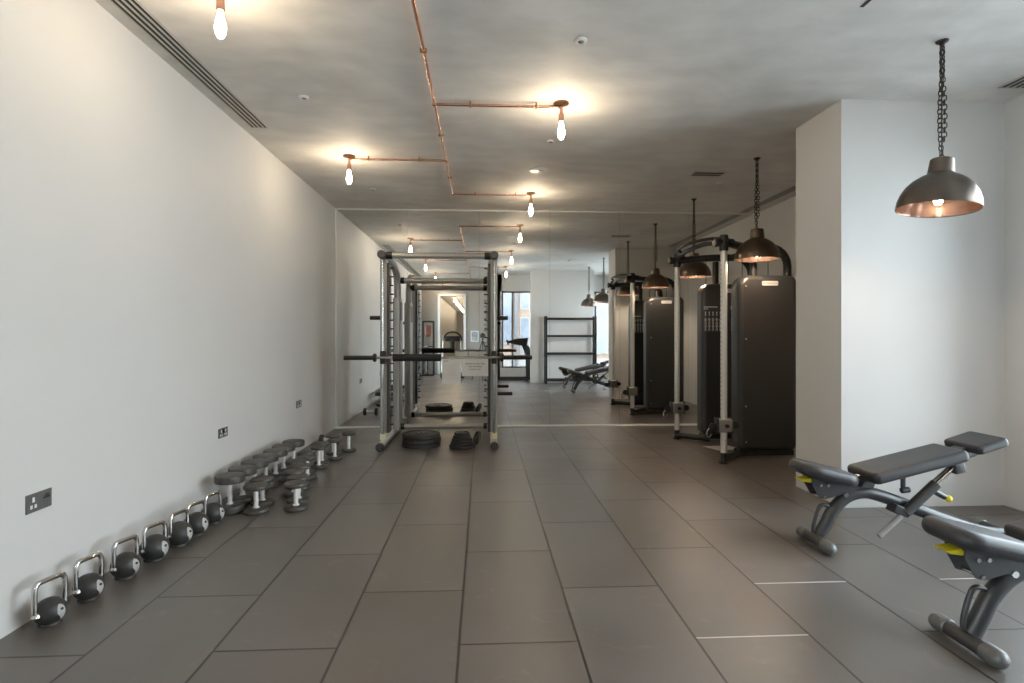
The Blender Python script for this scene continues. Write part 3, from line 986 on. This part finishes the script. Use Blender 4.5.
# shrouds; the outer side carries the badge, the inner one the stack slot and the exercise chart
for ya, yb, outer in ((5.715, 5.93, 'near'), (6.685, 6.90, 'far')):
    x0, x1 = 2.655, 3.285
    yc = (ya + yb) / 2
    sh = MB().prism(rrect(x0, .085, x1, 1.915, (.062, .062, .075, .12), 6), ya, yb, 'y', .05, 4).build('shroud', 'shroud', t)
    MB().prism(rrect(x0 + .03, .03, x1 - .03, .085, .01), ya + .03, yb - .03, 'y').build('plinth', 'frameblack', t)
    MB().cyl((2.86, yc, 1.91), (2.86, yc, 2.19), .036, n=18).build('shroud_post', 'frameblack', t)
    for cx in (2.74, 3.02):
        MB().cyl((cx, yc, 1.91), (cx, yc, 2.21), .004, n=8).build('cable', 'black', t)
    yo = ya if outer == 'near' else yb
    yi = yb if outer == 'near' else ya
    so = -1 if outer == 'near' else 1
    si = -so
    for yy, sg, cx in ((yo, so, 2.985), (yi, si, 2.985)):
        b = MB().prism(rrect(cx - .085, 1.806, cx + .085, 1.852, .012), min(yy, yy + sg * .004), max(yy, yy + sg * .004), 'y').build('badge', 'logo', sh)
        me = text_mesh('TECHNOGYM', .0255)
        q = MB()
        q.mesh(me, Matrix.Translation((cx, yy + sg * .0048, 1.829)) @ (FACE_MINUS_Y if sg < 0 else FACE_PLUS_Y))
        bpy.data.meshes.remove(me)
        q.build('badge_lettering', 'logoink', sh, smooth=0)
    def strip(a, b, za, zb, nm, mm, dep=.0015):
        return MB().box2((a, min(yi, yi + si * dep), za), (b, max(yi, yi + si * dep), zb)).build(nm, mm, sh, smooth=0)
    strip(2.895, 2.965, .45, 1.66, 'stack_slot', 'slot', .002)
    # printed chart: heading, small symbols, rows of figures
    for side, xa in ((0, 2.672), (1, 3.0)):
        q = MB()
        def qb(a, b, za, zb):
            q.box2((a, min(yi, yi + si * .0012), za), (b, max(yi, yi + si * .0012), zb))
        w = .21 if side == 0 else .12
        qb(xa, xa + w * .8, 1.625, 1.637)
        qb(xa, xa + w * .25, 1.603, 1.612)
        nn = 5 if side == 0 else 3
        for i in range(nn):
            cx = xa + .02 + i * .046
            # little standing figures with raised or lowered arms
            for row, zr in enumerate((1.53, 1.455, 1.375)):
                qb(cx - .008, cx + .008, zr + .030, zr + .044)
                qb(cx - .006, cx + .006, zr - .005, zr + .028)
                if row:
                    qb(cx - .011, cx - .004, zr - .035, zr - .004)
                    qb(cx + .004, cx + .011, zr - .035, zr - .004)
                    qb(cx - .018, cx + .018, zr + .014 + .006 * (i % 2), zr + .022 + .006 * (i % 2))
        q.build('exercise_chart', 'print', sh, smooth=0)
    bm = MB()
    for zz in (.18, .55, 1.25, 1.80):
        bm.cyl((x0 + .075, yo - .001 if so < 0 else yo + .001, zz), (x0 + .075, yo + so * .004, zz), .008, n=10)
    bm.build('screw_heads', 'trim', sh)
o = MB()
b = bmesh.new()
vs = [b.verts.new(v) for v in ((2.54, 6.40, .004), (2.63, 6.15, .003), (2.90, 6.22, .004), (2.86, 6.44, .003))]
b.faces.new(vs)
bmesh.ops.solidify(b, geom=list(b.faces), thickness=.002)
o._add(b)
tag(o.build('paper_sheet', 'paper', at=(2.72, 6.3, 0)), 'sheet of white paper lying on the floor inside the cable machine', 'paper')

# ------------------------------------------------------------------ adjustable benches
def bench():
    t = thing('weight_bench', '', 'weight bench', (0, 0, 0))
    dark = 'gunmetal'
    # local: x along the bench, y across, seat end at x = 0
    MB().tube([(0, -.15, .040), (0, .15, .040)], .032, n=20).build('front_foot', dark, t)
    for s in (-1, 1):
        MB().lathe([(0, .032), (.018, .029), (.031, .018), (.037, 0), (.037, -.055), (.032, -.06)], (0, s * .145, .040), rot=Matrix.Rotation(R(-90 * s), 4, 'X'), n=24).build('foot_cap', 'steel', t)
    MB().tube([(1.22, -.22, .045), (1.22, .22, .045)], .036, n=20).build('rear_foot', dark, t)
    for s in (-1, 1):
        MB().lathe([(0, .034), (.022, .032), (.036, .020), (.042, 0), (.042, -.055), (.038, -.06)], (1.22, s * .215, .045), rot=Matrix.Rotation(R(-90 * s), 4, 'X'), n=24).build('foot_cap', 'steel', t)
    leg = smoothpath([(.02, 0, .06), (.06, 0, .13), (.11, 0, .22), (.19, 0, .295), (.29, 0, .325), (.40, 0, .305), (.62, 0, .225), (.83, 0, .145), (1.05, 0, .075), (1.22, 0, .05)], 6)
    MB().tube(leg, .036, n=18, flat=(1.05, .95)).build('spine', dark, t)
    MB().prism([(.16, .30), (.30, .335), (.33, .40), (.27, .435), (.20, .40)], -.022, .022, 'y', .004).build('pivot_gusset', dark, t)
    # carry handle loop on the front of the leg
    lp = [(-.015, 0, .085), (-.012, 0, .13), (.012, 0, .215), (.035, 0, .25), (.075, 0, .245), (.10, 0, .215)]
    MB().tube(smoothpath(lp, 5), .0115, n=12).build('carry_handle', dark, t)
    # seat side plates and pivot pins
    MB().prism([(-.05, .435), (.20, .39), (.215, .345), (.16, .315), (.13, .325), (.03, .300), (-.005, .31), (-.05, .39)], -.05, -.044, 'y').build('seat_bracket', dark, t)
    MB().prism([(-.05, .435), (.20, .39), (.215, .345), (.16, .315), (.13, .325), (.03, .300), (-.005, .31), (-.05, .39)], .044, .05, 'y').build('seat_bracket', dark, t)
    for x, z, q in ((.0, .385, .009), (.045, .385, .009), (.02, .315, .009), (.155, .325, .014)):
        MB().cyl((x, -.060, z), (x, .060, z), q, n=14).build('pivot_bolt', 'chrome', t)
    MB().prism([(-.115, .415), (-.05, .424), (-.03, .405), (-.045, .395), (-.10, .403)], -.035, .035, 'y', .004).build('seat_lever', 'yellow', t)
    # pads
    def pad(L, W, T, taper, nm, loc, ang, endr):
        n = 10
        poly = rrect(-L / 2, -W / 2, L / 2, W / 2, endr, 6)
        poly = [(x, y * (1 - taper * (x / L + .5))) for x, y in poly]
        mb = MB().prism(poly, -T / 2, T / 2, 'z', T * (.46 if nm == 'seat_pad' else .38), 5)
        mb.bm.transform(Matrix.Translation(Vector(loc)) @ Matrix.Rotation(ang, 4, 'Y'))
        return mb.build(nm, 'pad', t, smooth=50)
    pad(.36, .275, .075, -.04, 'seat_pad', (.045, 0, .452), R(13.5), .095)
    bk = pad(.61, .285, .070, .04, 'back_pad', (.578, 0, .50), R(-13.2), .035)
    hd = pad(.205, .275, .055, 0.0, 'head_pad', (1.02, 0, .622), R(-17), .03)
    # frame under the back pad
    MB().tube([(.26, 0, .395), (.90, 0, .525), (1.04, 0, .572)], .022, n=14, flat=(1, 1.4)).build('back_frame', dark, t)
    MB().prism([(.845, .525), (1.0, .56), (.985, .595), (.93, .605), (.865, .572)], -.045, .045, 'y', .004).build('head_bracket', dark, t)
    MB().prism([(.255, .37), (.33, .36), (.36, .42), (.30, .44)], -.05, .05, 'y', .004).build('hinge_block', dark, t)
    # adjuster strut
    yo = -.055
    MB().cyl((.36, yo, .075), (.50, yo, .195), .017, n=14, bev=.003).build('strut_tail', 'silvergrey', t)
    MB().cyl((.52, yo, .21), (.72, yo, .385), .031, n=18, bev=.004).build('strut_sleeve', dark, t)
    MB().cyl((.70, yo, .368), (.84, yo, .490), .013, n=12).build('strut_rod', 'chrome', t)
    MB().cyl((.70, yo + .03, .368), (.86, yo + .03, .500), .010, n=12).build('strut_rod', 'silver', t)
    MB().box((.855, yo + .01, .482), (.07, .075, .065), .012, 2, Matrix.Rotation(R(-13), 4, 'Y')).build('strut_mount', dark, t)
    MB().box((.50, yo + .025, .225), (.10, .08, .055), .01, 2, Matrix.Rotation(R(22), 4, 'Y')).build('strut_clamp', dark, t)
    MB().cyl((.555, 0, .42), (.555, 0, .345), .014, n=14).cyl((.535, -.01, .335), (.585, -.01, .34), .018, n=14, bev=.003).build('stop_peg', dark, t)
    MB().cyl((.70, yo, .345), (.775, yo, .305), .018, n=14).build('pin_holder', dark, t)
    MB().sphere((.80, yo, .293), .021).build('pull_pin', 'yellow', t)
    return t
b1 = bench()
b1.location = (2.03, 3.34, 0)
b1['label'] = 'black adjustable weight bench farther back, in front of the white pier'
b1['group'] = 'adjustable benches at the right'
dup(b1, (1.985, 2.215, 0), R(0), 'black adjustable weight bench nearest the camera, cut by the right edge', 'adjustable benches at the right')

# ------------------------------------------------------------------ things behind the camera, seen in the mirror
t = thing('storage_rack', 'empty black storage rack on the white partition, seen in the mirror', 'rack', (2.44, .9, 0))
for x in (1.68, 3.0):
    for y in (.80, 1.04):
        MB().box2((x - .03, y - .03, 0), (x + .03, y + .03, 1.80), .004).build('post', 'frameblack', t)
for z in (.10, .80, 1.27, 1.73):
    for y in (.80, 1.04):
        MB().box2((1.65, y - .022, z - .03), (3.03, y + .022, z + .03), .004).build('shelf_rail', 'frameblack', t)

BX = -.14
t = thing('exercise_bike', 'dark exercise bike beside the window, seen in the mirror', 'exercise bike', (1.30 + BX, .10, 0))
MB().prism(rrect(1.30 + BX, .05, 2.10 + BX, .13, .03), .03, .09, 'y', .01).build('base_beam', 'frameblack', t)
MB().tube([(1.36 + BX, -.16, .05), (1.36 + BX, .28, .05)], .035).build('front_foot', 'frameblack', t)
MB().tube([(2.06 + BX, -.16, .05), (2.06 + BX, .28, .05)], .035).build('rear_foot', 'frameblack', t)
MB().prism([(x + BX, z) for x, z in [(1.36, .12), (1.72, .12), (1.62, .62), (1.46, .95), (1.30, 1.12), (1.22, 1.05), (1.34, .72)]], -.02, .14, 'y', .03).build('body', 'shroud', t)
MB().prism([(x + BX, z) for x, z in [(.84, 1.13), (.88, 1.07), (1.10, 1.02), (1.36, .98), (1.42, 1.22), (1.12, 1.20)]], -.14, .24, 'y', .02).build('console', 'black', t)
MB().tube([(.86 + BX, -.12, 1.02), (.82 + BX, -.05, 1.16), (.82 + BX, .16, 1.16), (.86 + BX, .22, 1.02)], .018).build('handlebar', 'frameblack', t)
MB().tube([(1.9 + BX, .06, .1), (1.94 + BX, .06, .85)], .03).build('seat_post', 'frameblack', t)
MB().box((1.95 + BX, .06, .89), (.26, .2, .08), .035, 3).build('saddle', 'pad', t)

t = thing('treadmill', 'dark treadmill with an arched handlebar by the corridor, seen in the mirror', 'treadmill', (-.92, -1.6, 0))
MB().box2((-1.28, -3.0 + .25, .0), (-.56, -1.1, .18), .03, 3).build('deck', 'gunmetal', t)
MB().box2((-1.17, -2.7, .18), (-.67, -1.2, .186)).build('belt', 'slot', t)
for x in (-1.22, -.62):
    MB().tube([(x, -1.2, .15), (x * .9 + -.092, -1.32, 1.12)], .035).build('upright', 'silvergrey', t)
MB().box((-.92, -1.33, 1.19), (.46, .10, .16), .03, 3).build('console', 'black', t)
MB().tube(smoothpath([(-1.20, -1.33, 1.12), (-1.17, -1.33, 1.26), (-1.06, -1.33, 1.36), (-.92, -1.33, 1.385), (-.78, -1.33, 1.36), (-.67, -1.33, 1.26), (-.64, -1.33, 1.12)], 5), .026).build('arched_handlebar', 'frameblack', t)
MB().box((-.92, -1.3, 1.02), (.14, .12, .3), .03, 2).build('console_neck', 'frameblack', t)

t = thing('exercise_machine', 'tall dark exercise frame by the rear wall, seen in the mirror', 'exercise machine', (-1.75, -2.3, 0))
for x in (-1.92, -1.58):
    MB().box2((x - .03, -2.4, 0), (x + .03, -2.32, 1.75), .005).build('post', 'frameblack', t)
MB().box2((-1.92, -2.39, 1.70), (-1.58, -2.33, 1.76), .005).build('top_beam', 'frameblack', t)
MB().prism(rrect(-1.84, 1.25, -1.66, 1.60, .05), -2.30, -2.24, 'y', .02).build('back_pad', 'redbrown', t)
MB().prism(rrect(-1.86, .60, -1.62, .68, .02), -2.34, -1.9, 'y', .02).build('seat', 'redbrown', t)
MB().tube([(-1.74, -2.3, .05), (-1.74, -1.75, .05), (-1.74, -1.85, .6)], .03).build('base_rail', 'frameblack', t)
MB().tube([(-1.95, -1.75, .05), (-1.52, -1.75, .05)], .03).build('front_foot', 'frameblack', t)
MB().tube([(-1.92, -2.36, .9), (-1.74, -2.1, .95), (-1.58, -2.36, .9)], .02).build('arm', 'frameblack', t)

t = thing('wall_poster', 'small grey framed picture on the rear wall, seen in the mirror', 'picture', (-.26, -2.985, 1.25))
MB().box2((-.40, -3.0, 1.08), (-.14, -2.975, 1.44), .004).build('picture_frame', 'white', t)
MB().box2((-.375, -2.976, 1.105), (-.165, -2.972, 1.415)).build('picture_print', 'photo', t)

# the camera on its tripod, seen in the mirror
t = thing('tripod', 'black tripod holding the camera, seen in the mirror', 'tripod', (0, -.07, 0))
for a in (90, 210, 330):
    MB().tube([(.03 * math.cos(R(a)), -.08 + .03 * math.sin(R(a)), 1.10), (.20 * math.cos(R(a)), -.08 + .20 * math.sin(R(a)), .55), (.36 * math.cos(R(a)), -.08 + .36 * math.sin(R(a)), .01)], [.016, .013, .010], n=10).build('leg', 'black', t)
MB().cyl((0, -.08, .95), (0, -.08, 1.17), .018).cyl((0, -.08, 1.06), (0, -.08, 1.12), .042).build('centre_column', 'black', t)
MB().sphere((0, -.08, 1.19), .028).build('ball_head', 'black', t)
t = thing('camera', 'black camera mounted on the tripod, seen in the mirror', 'camera', (0, -.08, 1.22))
MB().box2((-.07, -.125, 1.222), (.07, -.060, 1.33), .012, 3).box2((-.035, -.12, 1.32), (.035, -.06, 1.36), .01).build('camera_body', 'black', t)
MB().lathe([(.034, -.062), (.038, -.055), (.038, -.02), (.036, -.012), (.032, -.012), (.030, -.03), (0, -.034)], (0, 0, H), rot=Matrix.Rotation(R(-90), 4, 'X'), n=28).build('lens', 'frameblack', t)

# corridor bulbs
for i in range(8):
    y = -4.2 - i * 1.9
    dup(b0, (-1.0 + .0 * i, y, 2.75), label='lit bare bulb in the corridor, ' + ['first', 'second', 'third', 'fourth', 'fifth', 'sixth', 'seventh', 'eighth'][i] + ' from its opening, seen in the mirror', group='bulbs in the corridor')

# outside: brick building over the street, pavement
tag(MB().box2((-6, -16, -.4), (30, -.56, -.15)).box2((4.1, -.56, -.4), (30, 20, -.15)).box2((-20, -22, -.4), (-2.25, 20, -.15)).build('pavement_ground', 'paving', smooth=0), None, None, kind='structure')
t = thing('brick_building', 'peach brick building across the street, seen through the window in the mirror', 'building', (4, -9.5, 0))
MB().box2((.3, -11, -.15), (10, -9.3, 9)).build('brick_wall', 'brick', t, smooth=0)
for (x0, x1, z0, z1) in [(.90, 1.30, .95, 3.6), (1.72, 2.05, .5, 2.05), (1.72, 2.05, 2.5, 4.0), (2.6, 3.0, .95, 3.6), (3.5, 4.0, .5, 2.05), (3.5, 4.0, 2.5, 4.0), (4.9, 5.6, .5, 3.0)]:
    f = MB().box2((x0 - .06, -9.34, z0 - .06), (x1 + .06, -9.26, z1 + .06)).build('window_surround', 'stone', t, smooth=0)
    MB().box2((x0, -9.27, z0), (x1, -9.24, z1)).build('window_pane', 'blueglass', f, smooth=0)
MB().box2((.3, -9.32, -.15), (10, -9.22, .25)).build('stone_plinth', 'stone', t, smooth=0)
MB().box2((1.42, -9.32, -.15), (1.55, -9.15, 8)).build('drain_pipe', 'winframe', t, smooth=0)

# ------------------------------------------------------------------ daylight
w = bpy.data.worlds.new('overcast_sky')
SC.world = w
w.use_nodes = True
nt = w.node_tree
bg = nt.nodes['Background']
tc = nt.nodes.new('ShaderNodeTexCoord')
sep = nt.nodes.new('ShaderNodeSeparateXYZ')
nt.links.new(tc.outputs['Generated'], sep.inputs[0])
rp = nt.nodes.new('ShaderNodeValToRGB')
rp.color_ramp.elements[0].position = 0.0
rp.color_ramp.elements[1].position = 0.6
rp.color_ramp.elements[0].color = (.87, .935, 1.0, 1)
rp.color_ramp.elements[1].color = (.76, .87, 1.0, 1)
nt.links.new(sep.outputs['Z'], rp.inputs['Fac'])
nt.links.new(rp.outputs['Color'], bg.inputs['Color'])
bg.inputs['Strength'].default_value = 6.0

def portal(name, loc, rot, sx, sy):
    l = bpy.data.lights.new(name, 'AREA')
    l.shape = 'RECTANGLE'
    l.size, l.size_y = sx, sy
    l.cycles.is_portal = True
    o = bpy.data.objects.new(name, l)
    COL.objects.link(o)
    o.location = loc
    o.rotation_euler = rot
portal('window_portal_right', (XR + .02, (W2A + W2B) / 2, 1.45), (0, R(90), 0), 2.66, W2B - W2A)
portal('window_portal_left', (XL - .02, (W3A + W3B) / 2, 1.41), (0, R(-90), 0), 2.58, W3B - W3A)
portal('window_portal_back', ((.55 + XR) / 2, -.42, 1.455), (R(-90), 0, R(180)), XR - .55, 2.23)

# ------------------------------------------------------------------ render look
SC.view_settings.view_transform = 'Standard'
SC.view_settings.look = 'None'
SC.view_settings.gamma = 1.0
SC.view_settings.use_curve_mapping = False
SC.view_settings.exposure = 1.03
cy = SC.cycles
cy.use_denoising = True
try:
    cy.denoiser = 'OPENIMAGEDENOISE'
except Exception:
    pass
cy.max_bounces = 10
cy.diffuse_bounces = 6
cy.glossy_bounces = 6
cy.transparent_max_bounces = 12
cy.sample_clamp_indirect = 8.0
cy.caustics_reflective = True
cy.caustics_refractive = False
cy.use_light_tree = True
